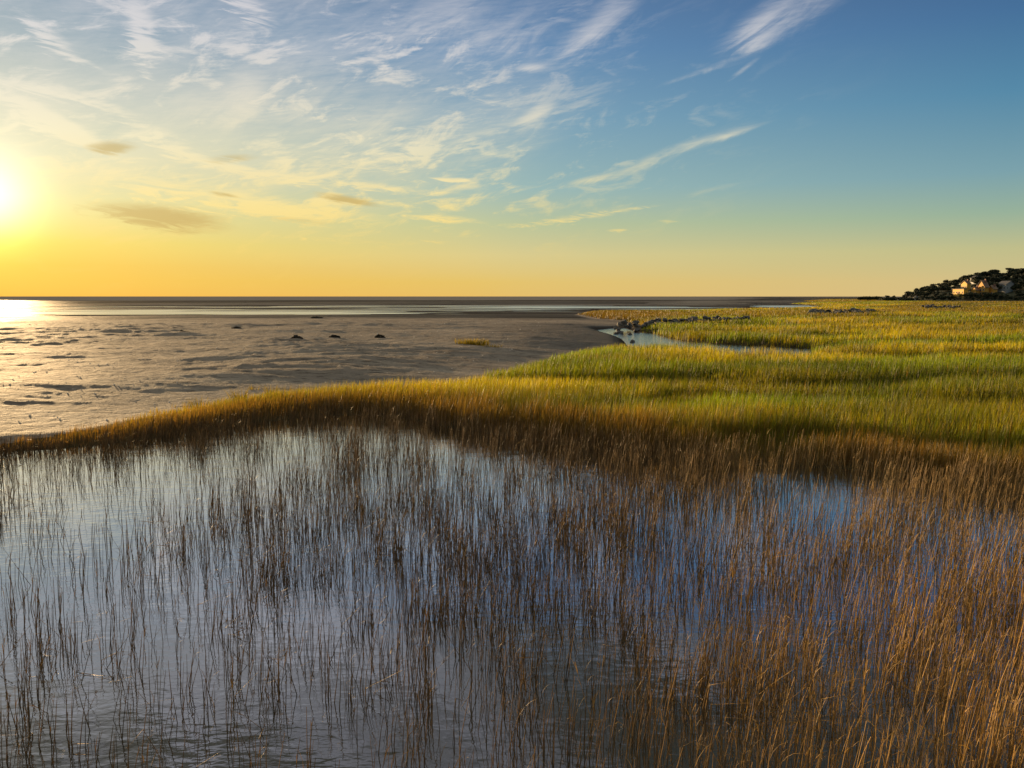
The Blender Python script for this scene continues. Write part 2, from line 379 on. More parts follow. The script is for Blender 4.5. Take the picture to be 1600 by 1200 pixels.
# ---------------------------------------------------------------- the ground
def build_ground():
    azs = np.radians(np.arange(-58, 58.01, .2)); ds = [2.5]
    while ds[-1] < 3300: ds.append(ds[-1] * (1.0075 if ds[-1] < 900 else 1.02))
    ds = np.array(ds)
    A, D = np.meshgrid(azs, ds)
    x, y = D * np.sin(A), D * np.cos(A)
    z, sp, scr, smr = terrain(x.ravel(), y.ravel())
    V = np.stack([x.ravel(), y.ravel(), z], 1)
    na, nd = len(azs), len(ds)
    i = (np.arange(nd - 1)[:, None] * na + np.arange(na - 1)[None, :]).ravel()
    Q = np.stack([i, i + 1, i + na + 1, i + na], 1)
    sand = (smr[Q].mean(1) > 0) 
    d = np.hypot(V[:, 0], V[:, 1])
    wet = np.clip(sm(.22, .03, z) * (d > 60) + sm(.5, .0, z) * .0 + .55 * sm(2.5, .2, scr), 0, 1)
    px, _ = to_px(V[:, 0], V[:, 1], 0)
    wet = np.clip(wet + .6 * sm(700, 930, px) * sm(75, 55, np.abs(d - 75) + 40), 0, 1)
    for nm, sel, mat, lab in (('beach', sand, M_SAND, None), ('ground', ~sand, M_MUD, None)):
        q = Q[sel]; u, inv = np.unique(q, return_inverse=True)
        cc = np.repeat(wet[u][:, None], 3, 1)
        o = mesh_np(nm, V[u], inv.reshape(q.shape), mat, cc, True)
        tag(o, kind='structure')
build_ground()

def sheet(name, pts, z, mat):
    me = bpy.data.meshes.new(name); me.from_pydata([(a, b, z) for a, b in pts], [], [list(range(len(pts)))]); me.materials.append(mat)
    o = bpy.data.objects.new(name, me); COL.objects.link(o); return tag(o, kind='structure')
sheet('pond', [(-36, .5), (36, .5), (36, 29), (-36, 29)], 0.0, M_POND)
sheet('creek', [(3, 46), (60, 46), (60, 108), (3, 108)], 0.0, M_CREEK)
sheet('tidal_pools', [(-600, 112), (600, 112), (900, 330), (-900, 330)], 0.0, M_FLATW)
sheet('sea', [(-900, 330.5), (900, 330.5), (16000, 14000), (-16000, 14000)], 0.0, M_SEA)

# ---------------------------------------------------------------- grass
def grass_mat(name, trans, rough=.5, spec=.3):
    m, nt, b, L = new_mat(name)
    a = nt.nodes.new('ShaderNodeAttribute'); a.attribute_name = 'tint'
    L.new(a.outputs['Color'], b.inputs['Base Color']); b.inputs['Roughness'].default_value = rough
    b.inputs['Specular IOR Level'].default_value = spec
    t = nt.nodes.new('ShaderNodeBsdfTranslucent')
    c = mixc(nt, 1.0, a.outputs['Color'], (1.5, 1.35, .5, 1), 'MULTIPLY'); L.new(c, t.inputs[0])
    mx = nt.nodes.new('ShaderNodeMixShader'); mx.inputs[0].default_value = trans
    L.new(b.outputs[0], mx.inputs[1]); L.new(t.outputs[0], mx.inputs[2])
    L.new(mx.outputs[0], nt.nodes['Material Output'].inputs[0])
    return m
M_GRASS = grass_mat('marsh_grass_blades', .55); M_REED = grass_mat('reed_stems', .15, .55, .15)

def blades(name, X, Y, Z, H, W, lean, ldir, cb, ct, seg, mat, curve=1.8):
    """flat tapering blades, all in one mesh; cb/ct colours at foot and tip"""
    n = len(X); s = np.linspace(0, 1, seg + 1)
    face = rng.uniform(0, math.pi, n)
    wx, wy = np.cos(face), np.sin(face)
    V = np.zeros((n, seg + 1, 2, 3), np.float32); C = np.zeros((n, seg + 1, 2, 3), np.float32)
    for k, t in enumerate(s):
        off = lean * H * t ** curve
        cx = X + np.cos(ldir) * off; cy = Y + np.sin(ldir) * off; cz = Z + H * t * np.sqrt(np.maximum(1 - (lean * t) ** 2 * .5, .2))
        w = W * (1 - .85 * t ** 1.6) * .5
        for j, sg in enumerate((-1, 1)):
            V[:, k, j, 0] = cx + sg * wx * w; V[:, k, j, 1] = cy + sg * wy * w; V[:, k, j, 2] = cz
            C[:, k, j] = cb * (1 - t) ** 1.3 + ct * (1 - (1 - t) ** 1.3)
    base = (np.arange(n) * (seg + 1) * 2)[:, None]
    f = np.array([[2 * k, 2 * k + 1, 2 * k + 3, 2 * k + 2] for k in range(seg)])
    Q = (base[:, :, None] + f[None]).reshape(-1, 4)
    return mesh_np(name, V.reshape(-1, 3), Q, mat, C.reshape(-1, 3), True)

def meadow():
    N = 860000
    az = np.radians(rng.uniform(-40, 43, N)); u = rng.uniform(0, 1, N)
    d = 13 * (1050 / 13) ** (u ** 1.12)
    x, y = d * np.sin(az), d * np.cos(az)
    z, sp, scr, smr = terrain(x, y)
    px, py = to_px(x, y, z)
    ragged = (fbm(x / .7, y / .7, 91, 3) - .5)
    keep = (smr < -.05 + ragged * 2.2) & (sp > .0) & (scr > .5) & ~((px > 1405) & (d > 690)) 
    # stones of the breakwater stand free of grass
    j = line_dist(x, y, [P(978, 518), P(1030, 512), P(1100, 508), P(1170, 505)])
    keep &= j > 1.6
    j = line_dist(x, y, [P(1285, 493), P(1350, 491)]); keep &= (j > 4)
    x, y, z, d, sp, scr, smr, px, py = (a[keep] for a in (x, y, z, d, sp, scr, smr, px, py)); n = len(x)
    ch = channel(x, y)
    patch = fbm(x / (6 + .02 * d), y / (2.6 + .02 * d), 101, 4); fine = fbm(x / 1.3, y / 1.0, 103, 3)
    left = sm(900, 300, px) * sm(60, 30, d)
    H = (.42 + .16 * patch + .30 * fine) * rng.uniform(.72, 1.18, n) * (1 - .52 * ch)
    H = H * (1 - .28 * left) * (1 - .35 * sm(90, 260, d))
    edge = sm(0, 2.2, -smr); H *= (.45 + .55 * edge)
    H *= 1 + .12 * sm(3.5, .5, sp) 
    W = np.maximum(.0075, .00055 * d) * rng.uniform(.7, 1.35, n)
    ld = rng.normal(.15, 1.0, n); lean = np.abs(rng.normal(.16, .12, n))
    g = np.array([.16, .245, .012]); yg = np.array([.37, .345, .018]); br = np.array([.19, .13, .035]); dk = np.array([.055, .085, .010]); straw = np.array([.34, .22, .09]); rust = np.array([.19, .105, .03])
    pc = fbm(x / (9 + .05 * d), y / (2.2 + .03 * d), 111, 4, .55); pe = fbm(x / (16 + .06 * d), y / (3 + .04 * d), 117, 3)
    t1 = sm(.40, .60, pc)[:, None]
    c = g * (1 - t1) + yg * t1
    far = sm(62, 120, d)
    tb = np.clip(far * (.25 + .75 * sm(.42, .58, pe)) + .35 * sm(.55, .68, pe) * (1 - far), 0, 1)[:, None]
    c = c * (1 - tb) + (.50 * rust + .3 * g + .08 * yg) * tb
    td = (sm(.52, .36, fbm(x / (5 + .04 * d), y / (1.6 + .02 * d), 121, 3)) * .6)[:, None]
    td = np.maximum(td, .5 * ch[:, None])  # short dip grass tinted dark green, which also paints in the bands' shade
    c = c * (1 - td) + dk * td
    # brown flowering strips: the creek's far bank, the back strip and the fringe of the pond
    tbk = np.clip(sm(1.9, .4, sp) * .7 + .7 * sm(3.0, 1.2, sp) * sm(.35, .6, fine) + .75 * (((px < 1120) & (py < 512)) * sm(1120, 990, px)) + left * .45, 0, 1)[:, None]
    c = c * (1 - tbk) + br * (1 - .5 * ((d > 80) & (px < 1150)))[:, None] * tbk
    c = c * rng.uniform(.62, 1.35, (n, 1)) * (1 + rng.normal(0, .08, (n, 3)))
    r = rng.uniform(0, 1, n) < (.02 + .08 * sm(6, 1, sp)); c[r] = straw * rng.uniform(.6, 1.2, (r.sum(), 1))
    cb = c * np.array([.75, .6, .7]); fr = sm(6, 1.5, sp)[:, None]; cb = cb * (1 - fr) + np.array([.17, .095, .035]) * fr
    for k, (a, b_, sg) in enumerate(((0, 45, 3), (45, 2000, 2))):
        s = (d >= a) & (d < b_)
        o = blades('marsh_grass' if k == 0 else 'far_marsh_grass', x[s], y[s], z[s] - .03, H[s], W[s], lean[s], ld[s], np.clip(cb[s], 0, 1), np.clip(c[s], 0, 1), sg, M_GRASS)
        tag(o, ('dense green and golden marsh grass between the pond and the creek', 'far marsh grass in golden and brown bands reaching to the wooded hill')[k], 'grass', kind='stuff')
meadow()

# reeds standing in the pond: thin jointed stems with a few leaves
def reeds():
    ctrl = [(40, 735, 7), (150, 730, 2), (260, 725, 2), (40, 790, 4), (130, 800, .3), (30, 850, .6), (110, 880, 3), (250, 760, .6), (330, 740, 3), (230, 830, 7), (330, 850, 12), (420, 760, 14), (150, 860, 5),
            (100, 930, 1), (250, 950, 2), (330, 930, 3), (40, 960, 4), (60, 1010, 10), (170, 1030, 6), (330, 1040, 7), (60, 1120, 9), (200, 1120, 3), (330, 1130, 6), (420, 1090, 5), (450, 1180, 2), (100, 1200, 5), (260, 1230, 3),
            (480, 700, 10), (600, 700, 11), (640, 740, 11), (750, 740, 15), (900, 770, 19), (520, 800, 18), (650, 820, 18), (450, 900, 20), (550, 960, 24), (700, 930, 24), (850, 850, 30), (1000, 800, 32), (640, 1060, 14), (560, 1150, 5), (700, 1180, 6),
            (850, 1000, 22), (950, 940, 26), (800, 1120, 12), (950, 1100, 14), (1080, 1000, 28), (1030, 920, 24), (1100, 860, 34), (1150, 780, 44), (1290, 770, 3), (1310, 800, 8), (1400, 830, 60), (1250, 900, 60), (1200, 1000, 44), (1400, 960, 70), (1550, 860, 34), (1540, 950, 70),
            (1500, 1100, 95), (1300, 1120, 60), (1150, 1150, 34), (1600, 1200, 110), (1400, 1250, 90), (1250, 1280, 60), (1050, 1230, 20), (850, 1280, 12), (600, 1300, 8), (1700, 1000, 90), (1750, 850, 60), (-100, 1000, 6), (-100, 800, 3), (300, 700, 22), (150, 712, 22), (0, 722, 22)]
    cp = np.array(ctrl, float)
    N = 300000
    az = np.radians(rng.uniform(-50, 50, N)); d = np.sqrt(rng.uniform(4.6 ** 2, 30 ** 2, N))
    x, y = d * np.sin(az), d * np.cos(az)
    area = math.radians(100) / 2 * (30 ** 2 - 4.6 ** 2)
    sp = sdf(x, y, POND)
    px, py = to_px(x, y, 0.0)
    w = 1 / (((px[:, None] - cp[:, 0]) / 1.3) ** 2 + ((py[:, None] - cp[:, 1]) / .8) ** 2 + 300) ** 1.6
    dens = (w * cp[:, 2]).sum(1) / w.sum(1)
    dens = dens + 26 * sm(.9, .1, -sp) + 25 * sm(900, 1050, px) * sm(2.5, .3, -sp)
    clump = fbm(x / .45, y / .45, 201, 3); dens *= np.where(dens < 35, np.clip((clump - .34) * 5, .1, 2.2), np.clip((clump - .25) * 3.5, .2, 2))
    keep = (sp < .15) & (rng.uniform(0, 1, N) < dens * area / N * (5.0 - 3.3 * sm(850, 1300, px) + 1.2 * sm(500, 200, px)))
    x, y, px, py, sp, d = (a[keep] for a in (x, y, px, py, sp, d)); n = len(x)
    print('reeds', n)
    right = sm(850, 1450, px + rng.normal(0, 60, n)); fringe = sm(2.5, .3, -sp)
    H = (.38 + .28 * fbm(x / 2, y / 2, 211, 2) + .14 * right) * rng.uniform(.45, 1.35, n) * (1 - .22 * sm(500, 150, px) * sm(11, 16, d))
    rad = rng.uniform(.0036, .0064, n) * (1 + .0 * right)
    seg = 7; s = np.linspace(0, 1, seg + 1)
    tilt = np.abs(rng.normal(.05, .10, n)); tdir = rng.normal(0, 1.3, n)
    stray = rng.uniform(0, 1, n) < .04; tilt[stray] = rng.uniform(.4, .9, stray.sum()); tdir[stray] = rng.uniform(0, 6.28, stray.sum())
    kink = np.where(rng.uniform(0, 1, n) < .10, rng.uniform(.35, .9, n), 9.0); kang = rng.uniform(.9, 2.1, n); kdir = rng.uniform(0, 6.28, n)
    P0 = np.stack([x, y, np.full(n, -.12)], 1); pts = [P0]
    dirn = np.stack([np.sin(tilt) * np.cos(tdir), np.sin(tilt) * np.sin(tdir), np.cos(tilt)], 1)
    L = (H + .12) / seg
    for k in range(seg):
        j = rng.normal(0, .024, (n, 3)); bend = np.stack([np.full(n, .008) + .012 * right, np.zeros(n), np.zeros(n)], 1)
        dirn = dirn + j + bend
        now = (s[k] < kink) & (s[k + 1] >= kink)
        hd = np.stack([np.cos(kdir) * np.sin(kang), np.sin(kdir) * np.sin(kang), np.cos(kang)], 1)
        dirn = np.where(now[:, None], hd, dirn)
        dirn /= np.linalg.norm(dirn, axis=1)[:, None]
        pts.append(pts[-1] + dirn * L[:, None])
    pts = np.stack(pts, 1)                                   # n, seg+1, 3
    V = np.zeros((n, seg + 1, 3, 3), np.float32)
    for j in range(3):
        a = j * 2.0944
        ph = rng.uniform(0, 6.28, n) if j == 0 else ph
        for k in range(seg + 1):
            rr = rad * (1 - .62 * s[k])
            V[:, k, j] = pts[:, k] + np.stack([np.cos(ph + a) * rr, np.sin(ph + a) * rr, np.zeros(n)], 1)
    dark = np.array([.20, .125, .06]); gold = np.array([.50, .31, .10]); mid = np.array([.30, .21, .10]); ol = np.array([.13, .10, .035]); straw = np.array([.42, .29, .15])
    c = dark * (1 - right[:, None]) + gold * right[:, None]  # darker at left, gold at right: backlight and side sun painted into stems
    c = np.where((py < 900)[:, None], c * .4 + mid * .6, c) if False else c * (1 - .5 * (right * sm(960, 820, py))[:, None]) + mid * .5 * (right * sm(960, 820, py))[:, None]
    g = (rng.uniform(0, 1, n) < .22)[:, None]; c = np.where(g, .5 * c + .5 * ol, c)
    st = (rng.uniform(0, 1, n) < .06 + .10 * right)[:, None]; c = np.where(st, straw * (.35 + .65 * right[:, None]), c)
    c = c * rng.uniform(.6, 1.3, (n, 1))
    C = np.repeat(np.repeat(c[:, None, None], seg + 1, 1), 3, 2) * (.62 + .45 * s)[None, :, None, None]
    f = []
    for k in range(seg):
        for j in range(3):
            a, b2 = 3 * k + j, 3 * k + (j + 1) % 3; f.append([a, b2, b2 + 3, a + 3])
    base = (np.arange(n) * (seg + 1) * 3)[:, None, None]
    Q = (base + np.array(f)[None]).reshape(-1, 4)
    VV = [V.reshape(-1, 3)]; CC = [C.reshape(-1, 3)]; QQ = [Q]; off = n * (seg + 1) * 3
    # leaves
    m = int(n * 1.5); idx = rng.integers(0, n, m)
    idx = idx[rng.uniform(0, 1, len(idx)) < .45 + .5 * right[idx] + .3 * fringe[idx]]; m = len(idx)
    kk = rng.integers(2, seg, m); p0 = pts[idx, kk]; dd = pts[idx, kk + 1] - p0; dd /= np.linalg.norm(dd, axis=1)[:, None] + 1e-9
    side = rng.normal(0, 1, (m, 3)); side[:, 2] *= .2; side /= np.linalg.norm(side, axis=1)[:, None]
    ll = rng.uniform(.07, .26, m); ww = rng.uniform(.004, .008, m)
    lv = np.zeros((m, 4, 2, 3), np.float32); wdir = np.cross(dd, side); wdir /= np.linalg.norm(wdir, axis=1)[:, None] + 1e-9
    for k, t in enumerate((0, .33, .66, 1)):
        cpt = p0 + dd * (ll * t * .9)[:, None] + side * (ll * .42 * t ** 1.6)[:, None] - np.array([0, 0, 1]) * (ll * .25 * t ** 3)[:, None]
        for j, sg in enumerate((-1, 1)): lv[:, k, j] = cpt + wdir * (sg * ww * .5 * (1 - .9 * t ** 2))[:, None]
    lf = np.array([[2 * k, 2 * k + 1, 2 * k + 3, 2 * k + 2] for k in range(3)])
    QQ.append(((np.arange(m) * 8)[:, None, None] + lf[None]).reshape(-1, 4) + off)
    VV.append(lv.reshape(-1, 3)); CC.append(np.repeat(c[idx] * 1.1, 8, 0))
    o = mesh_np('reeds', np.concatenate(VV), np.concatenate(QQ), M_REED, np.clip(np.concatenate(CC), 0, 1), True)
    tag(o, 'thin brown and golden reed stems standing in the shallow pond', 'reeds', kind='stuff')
reeds()

# ---------------------------------------------------------------- things: stones, wrack, hill, trees, houses
def empty(name, loc, rz=0):
    o = bpy.data.objects.new(name, None); COL.objects.link(o); o.location = loc; o.rotation_euler = (0, 0, rz); return o
def copy_tree(o, parent=None):
    c = o.copy(); COL.objects.link(c); c.parent = parent
    for ch in list(o.children): copy_tree(ch, c)
    return c
def ground_z(x, y):
    return float(terrain(np.array([float(x)]), np.array([float(y)]))[0][0])

def rock_mat():
    m, nt, b, L = new_mat('granite')
    tcn = nt.nodes.new('ShaderNodeTexCoord'); oi = nt.nodes.new('ShaderNodeObjectInfo')
    n = noise_node(nt, 2.4, 6, .65, tcn.outputs['Object'])
    c = ramp(nt, n, [(.3, (.04, .04, .042, 1)), (.5, (.09, .09, .09, 1)), (.72, (.24, .22, .20, 1))])
    v = ramp(nt, oi.outputs['Random'], [(0, (.55, .55, .58, 1)), (1, (1.1, 1.05, 1, 1))])
    L.new(mixc(nt, 1.0, c, v, 'MULTIPLY'), b.inputs['Base Color']); b.inputs['Roughness'].default_value = .8
    bump(nt, b, noise_node(nt, 6, 5, .6, tcn.outputs['Object']), .06)
    return m
M_ROCK = rock_mat()
def rock_mesh(seed):
    import bmesh
    bm = bmesh.new(); bmesh.ops.create_icosphere(bm, subdivisions=3, radius=1)
    r_ = random.Random(seed); off = Vector((seed * 7.1, 3, 9))
    planes = [(Vector((r_.gauss(0, 1), r_.gauss(0, 1), r_.gauss(0, 1))).normalized(), r_.uniform(.55, .85)) for _ in range(11)]
    for v in bm.verts:
        p = v.co.normalized() * 1.05
        for nrm, k in planes:
            q = p.dot(nrm)
            if q > k: p = p - nrm * (q - k)
        p += p.normalized() * (.10 * mnoise.noise(p * 1.7 + off) + .04 * mnoise.noise(p * 5 + off))
        v.co = Vector((p.x * 1.15, p.y, p.z * .8))
    me = bpy.data.meshes.new('boulder'); bm.to_mesh(me); bm.free(); me.materials.append(M_ROCK)
    return me
ROCKS = [rock_mesh(k) for k in range(7)]
def boulder(x, y, z, s, label, group, rnd):
    o = bpy.data.objects.new('boulder', ROCKS[rnd.randrange(7)]); COL.objects.link(o)
    o.location = (x, y, z); o.scale = (s * rnd.uniform(.8, 1.25), s * rnd.uniform(.8, 1.2), s * rnd.uniform(.7, 1.05))
    o.rotation_euler = (rnd.uniform(-.4, .4), rnd.uniform(-.4, .4), rnd.uniform(0, 6.28))
    return tag(o, label, 'boulder', group)
def breakwater():
    rn = random.Random(5)
    path = [P(972, 518.5), P(1000, 515), P(1060, 510), P(1110, 506), P(1170, 503)]
    G = 'boulders of the stone breakwater beside the creek'
    n = 0
    segs = [(a, b, math.dist(a, b)) for a, b in zip(path[:-1], path[1:])]; tot = sum(s[2] for s in segs)
    N = 115
    for i in range(N):
        t = (i + rn.random()) / N; q = t * tot
        for a, b, l in segs:
            if q <= l: break
            q -= l
        q = min(q, l)
        ux, uy = (b[0] - a[0]) / l, (b[1] - a[1]) / l
        o = rn.gauss(0, .75) * (1.15 - .4 * t); o = max(-1.7, min(1.7, o))
        x = a[0] + ux * q - uy * o; y = a[1] + uy * q + ux * o
        top = .95 * (1 - abs(o) / 1.9) + .1
        z = .05 + top * rn.uniform(.35, 1.0) * (1 - .25 * t)
        s = rn.uniform(.24, .5)
        lab = 'grey weathered boulder in the long stone breakwater behind the creek'
        boulder(x, y, z, s, lab, G, rn)
    for (px, py, s) in ((968, 520, .34), (963, 522, .26), (985, 523, .3), (988, 535, .3)):
        x, y = P(px, py); boulder(x, y, .02, s, 'small dark boulder lying low at the water end of the breakwater' if px < 980 else ('small dark stone at the corner of the sand spur in the creek' if px == 988 else 'small dark stone in the creek under the breakwater'), None if px >= 980 else 'low dark boulders at the tip of the breakwater', rn)
    for i in range(60):
        px = rn.uniform(1266, 1366); py = 492.2 - 2.6 * (px - 1266) / 100 + rn.gauss(0, .8)
        x, y = P(px, py); s = rn.uniform(.4, .85)
        boulder(x, y, rn.uniform(.1, .65), s, 'pale boulder of the farther stone heap out in the marsh', 'boulders of the farther stone heap', rn)
    for i in range(26):
        px = rn.uniform(1436, 1500); py = 482.6 + rn.gauss(0, .5); x, y = P(px, py); s = rn.uniform(.35, .75)
        boulder(x, y, rn.uniform(.3, .9), s, 'grey stone of the small heap in the marsh toward the hill', 'stones of the small heap toward the hill', rn)
breakwater()

# dark wrack clumps on the sand
def wrack():
    m, nt, b, L = new_mat('seaweed'); n = noise_node(nt, 12, 4)
    L.new(ramp(nt, n, [(.35, (.05, .04, .03, 1)), (.65, (.11, .085, .065, 1))]), b.inputs['Base Color']); b.inputs['Roughness'].default_value = .7
    M = m
    def clump(px, py, w, h, lab):
        w *= .5; h *= .55
        rn = np.random.default_rng(int(px * 3 + py)); n = 900
        a = rn.uniform(0, 6.28, n); r_ = np.sqrt(rn.uniform(0, 1, n)); lump = .55 + .45 * fbm(np.cos(a) * 1.5 + px, np.sin(a) * 1.5, 3, 2)
        x = np.cos(a) * r_ * w * lump * 1.2; y = np.sin(a) * r_ * w * .55 * lump
        z = h * (1 - r_ ** 2) * rn.uniform(.1, 1, n) * (.6 + .7 * vnoise(x / w * 4 + 9, y / w * 4, 5))
        p = np.stack([x, y, z], 1); V = np.zeros((n, 4, 3)); u = rn.normal(0, 1, (n, 3)); u /= np.linalg.norm(u, axis=1)[:, None]; v = rn.normal(0, 1, (n, 3)); v -= u * (u * v).sum(1)[:, None]; v /= np.linalg.norm(v, axis=1)[:, None]
        L_ = rn.uniform(.06, .2, (n, 1)) * (w / .8) ** .5; W_ = L_ * .35
        V[:, 0] = p - u * L_ - v * W_; V[:, 1] = p + u * L_ - v * W_ * .6; V[:, 2] = p + u * L_ + v * W_; V[:, 3] = p - u * L_ + v * W_ * .5
        X, Y = P(px, py, .4); gz = ground_z(X, Y)
        core = 0
        o = mesh_np('seaweed_clump', V.reshape(-1, 3), np.arange(n * 4).reshape(-1, 4), M)
        o.location = (X, Y, gz - .02); tag(o, lab, 'seaweed', 'dark seaweed clumps washed up on the sand')
    for a in ((594, 533, .85, .45, 'single rounded dark seaweed clump on the open grey sand'), (523, 535, .75, .22, 'low flat seaweed clump with a thin tail on the sand'), (464, 537, .8, .42, 'peaked dark seaweed clump standing among low hummocks left of the flat one'),
              (286, 524, 1.3, .3, 'wide low seaweed heap farther out on the sand'),
              (370, 514, 1.0, .25, 'thin dark seaweed heap near the wet flats'), (495, 495, 2.2, .35, 'distant dark seaweed heap on the rim of the sand'), (455, 540, .5, .15, 'tiny seaweed scrap in front of the peaked clump')):
        clump(*a)
wrack()

# shells and pebbles scattered over the sand
def pebbles():
    m, nt, b, L = new_mat('shell'); b.inputs['Base Color'].default_value = (.5, .45, .4, 1); b.inputs['Roughness'].default_value = .9; b.inputs['Specular IOR Level'].default_value = .1
    N = 1300; az = np.radians(rng.uniform(-36, 2, N)); d = 20 * (130 / 20) ** rng.uniform(0, 1, N)
    x, y = d * np.sin(az), d * np.cos(az); z, sp, scr, smr = terrain(x, y)
    k = (smr > .5) & (fbm(x / 3, y / 1.2, 301, 3) > .55); x, y, z, d = x[k], y[k], z[k], d[k]; n = len(x)
    base = np.array([[1, 0, 0], [0, 1, 0], [-1, 0, 0], [0, -1, 0], [0, 0, 1]], float); s = rng.uniform(.010, .035, n) * (1 + d / 60)
    V = base[None] * s[:, None, None] * rng.uniform(.5, 1.3, (n, 5, 1)); V[:, :, 0] += x[:, None]; V[:, :, 1] += y[:, None]; V[:, :, 2] += (z + .002)[:, None]
    Fc = np.array([[0, 1, 4], [1, 2, 4], [2, 3, 4], [3, 0, 4]]); Q = ((np.arange(n) * 5)[:, None, None] + Fc[None]).reshape(-1, 3)
    tag(mesh_np('shell_fragments', V.reshape(-1, 3), Q, m), 'pale shell fragments scattered over the beach sand', 'shells', kind='stuff')
pebbles()

# tufts of grass growing alone on the sand
def tufts():
    for px, py, w, n, hh, lab in ((738, 545, 1.1, 420, .42, 'golden green grass tuft alone in the middle of the grey sand'), (765, 548, .8, 110, .2, 'sparse low grass tuft trailing right of the lone golden one'),
                             (372, 617, .30, 60, .42, 'thin grass tuft on the sand at the marsh edge, the left one'), (425, 611, .25, 45, .40, 'thin upright grass tuft on the sand at the marsh edge, between two others'), (310, 628, .3, 55, .36, 'small drooping grass tuft on the sand nearest the pond end'),
                             (395, 604, .25, 22, .2, 'tiny grass sprig farther up the sand behind the marsh edge')):
        X, Y = P(px, py, .4); a = rng.uniform(0, 6.28, n); r_ = np.sqrt(rng.uniform(0, 1, n)) * w
        x, y = np.cos(a) * r_, np.sin(a) * r_ * .4; z = np.zeros(n); 
        c = np.array([.18, .15, .025]) * rng.uniform(.6, 1.4, (n, 1))
        gz = ground_z(X, Y)
        o = blades('grass_tuft', x, y, z - .03, hh * rng.uniform(.5, 1.2, n), np.full(n, .012 + .0003 * Y), np.abs(rng.normal(.3, .2, n)), a, c * .7, c, 3, M_GRASS)
        o.location = (X, Y, gz); tag(o, lab, 'grass tuft', 'grass tufts growing on the bare sand')
tufts()

# the wooded hill
DH0, DH1 = 690.0, 800.0
prof = np.array([(1395, 466), (1410, 463), (1430, 459), (1450, 456), (1470, 453), (1490, 449), (1510, 444), (1525, 440), (1550, 438), (1575, 438), (1600, 434), (1650, 428), (1750, 424), (1900, 420), (2200, 418)], float)
def hill_z(px, d):
    top = np.interp(px, prof[:, 0], prof[:, 1]); zt = CAM_H + (463 - top) / F * (DH0 + 60)
    zt = np.maximum(zt, .3)
    s = sm(DH0 - 15, DH0 + 85, d) * (1 - .5 * sm(DH1, DH1 + 120, d))
    return .2 + (zt - .2) * s ** .8 * sm(1385, 1440, px) ** .5
def hill():
    m, nt, b, L = new_mat('woodland_floor'); n = noise_node(nt, .15, 5)
    L.new(ramp(nt, n, [(.35, (.012, .016, .006, 1)), (.7, (.04, .045, .015, 1))]), b.inputs['Base Color']); b.inputs['Roughness'].default_value = .9
    PX, D = np.meshgrid(np.linspace(1380, 2300, 120), np.linspace(DH0 - 16, DH1 + 150, 60))
    AZ = np.radians(np.array([px_dir(p, 463)[0] for p in PX[0]]))[None].repeat(60, 0)
    x, y = D * np.sin(AZ), D * np.cos(AZ); z = hill_z(PX, D) + .8 * (fbm(x / 12, y / 12, 7, 3) - .5)
    V = np.stack([x.ravel(), y.ravel(), z.ravel()], 1); i = (np.arange(59)[:, None] * 120 + np.arange(119)[None]).ravel()
    tag(mesh_np('hill', V, np.stack([i, i + 1, i + 121, i + 120], 1), m, None, True), kind='structure')
hill()

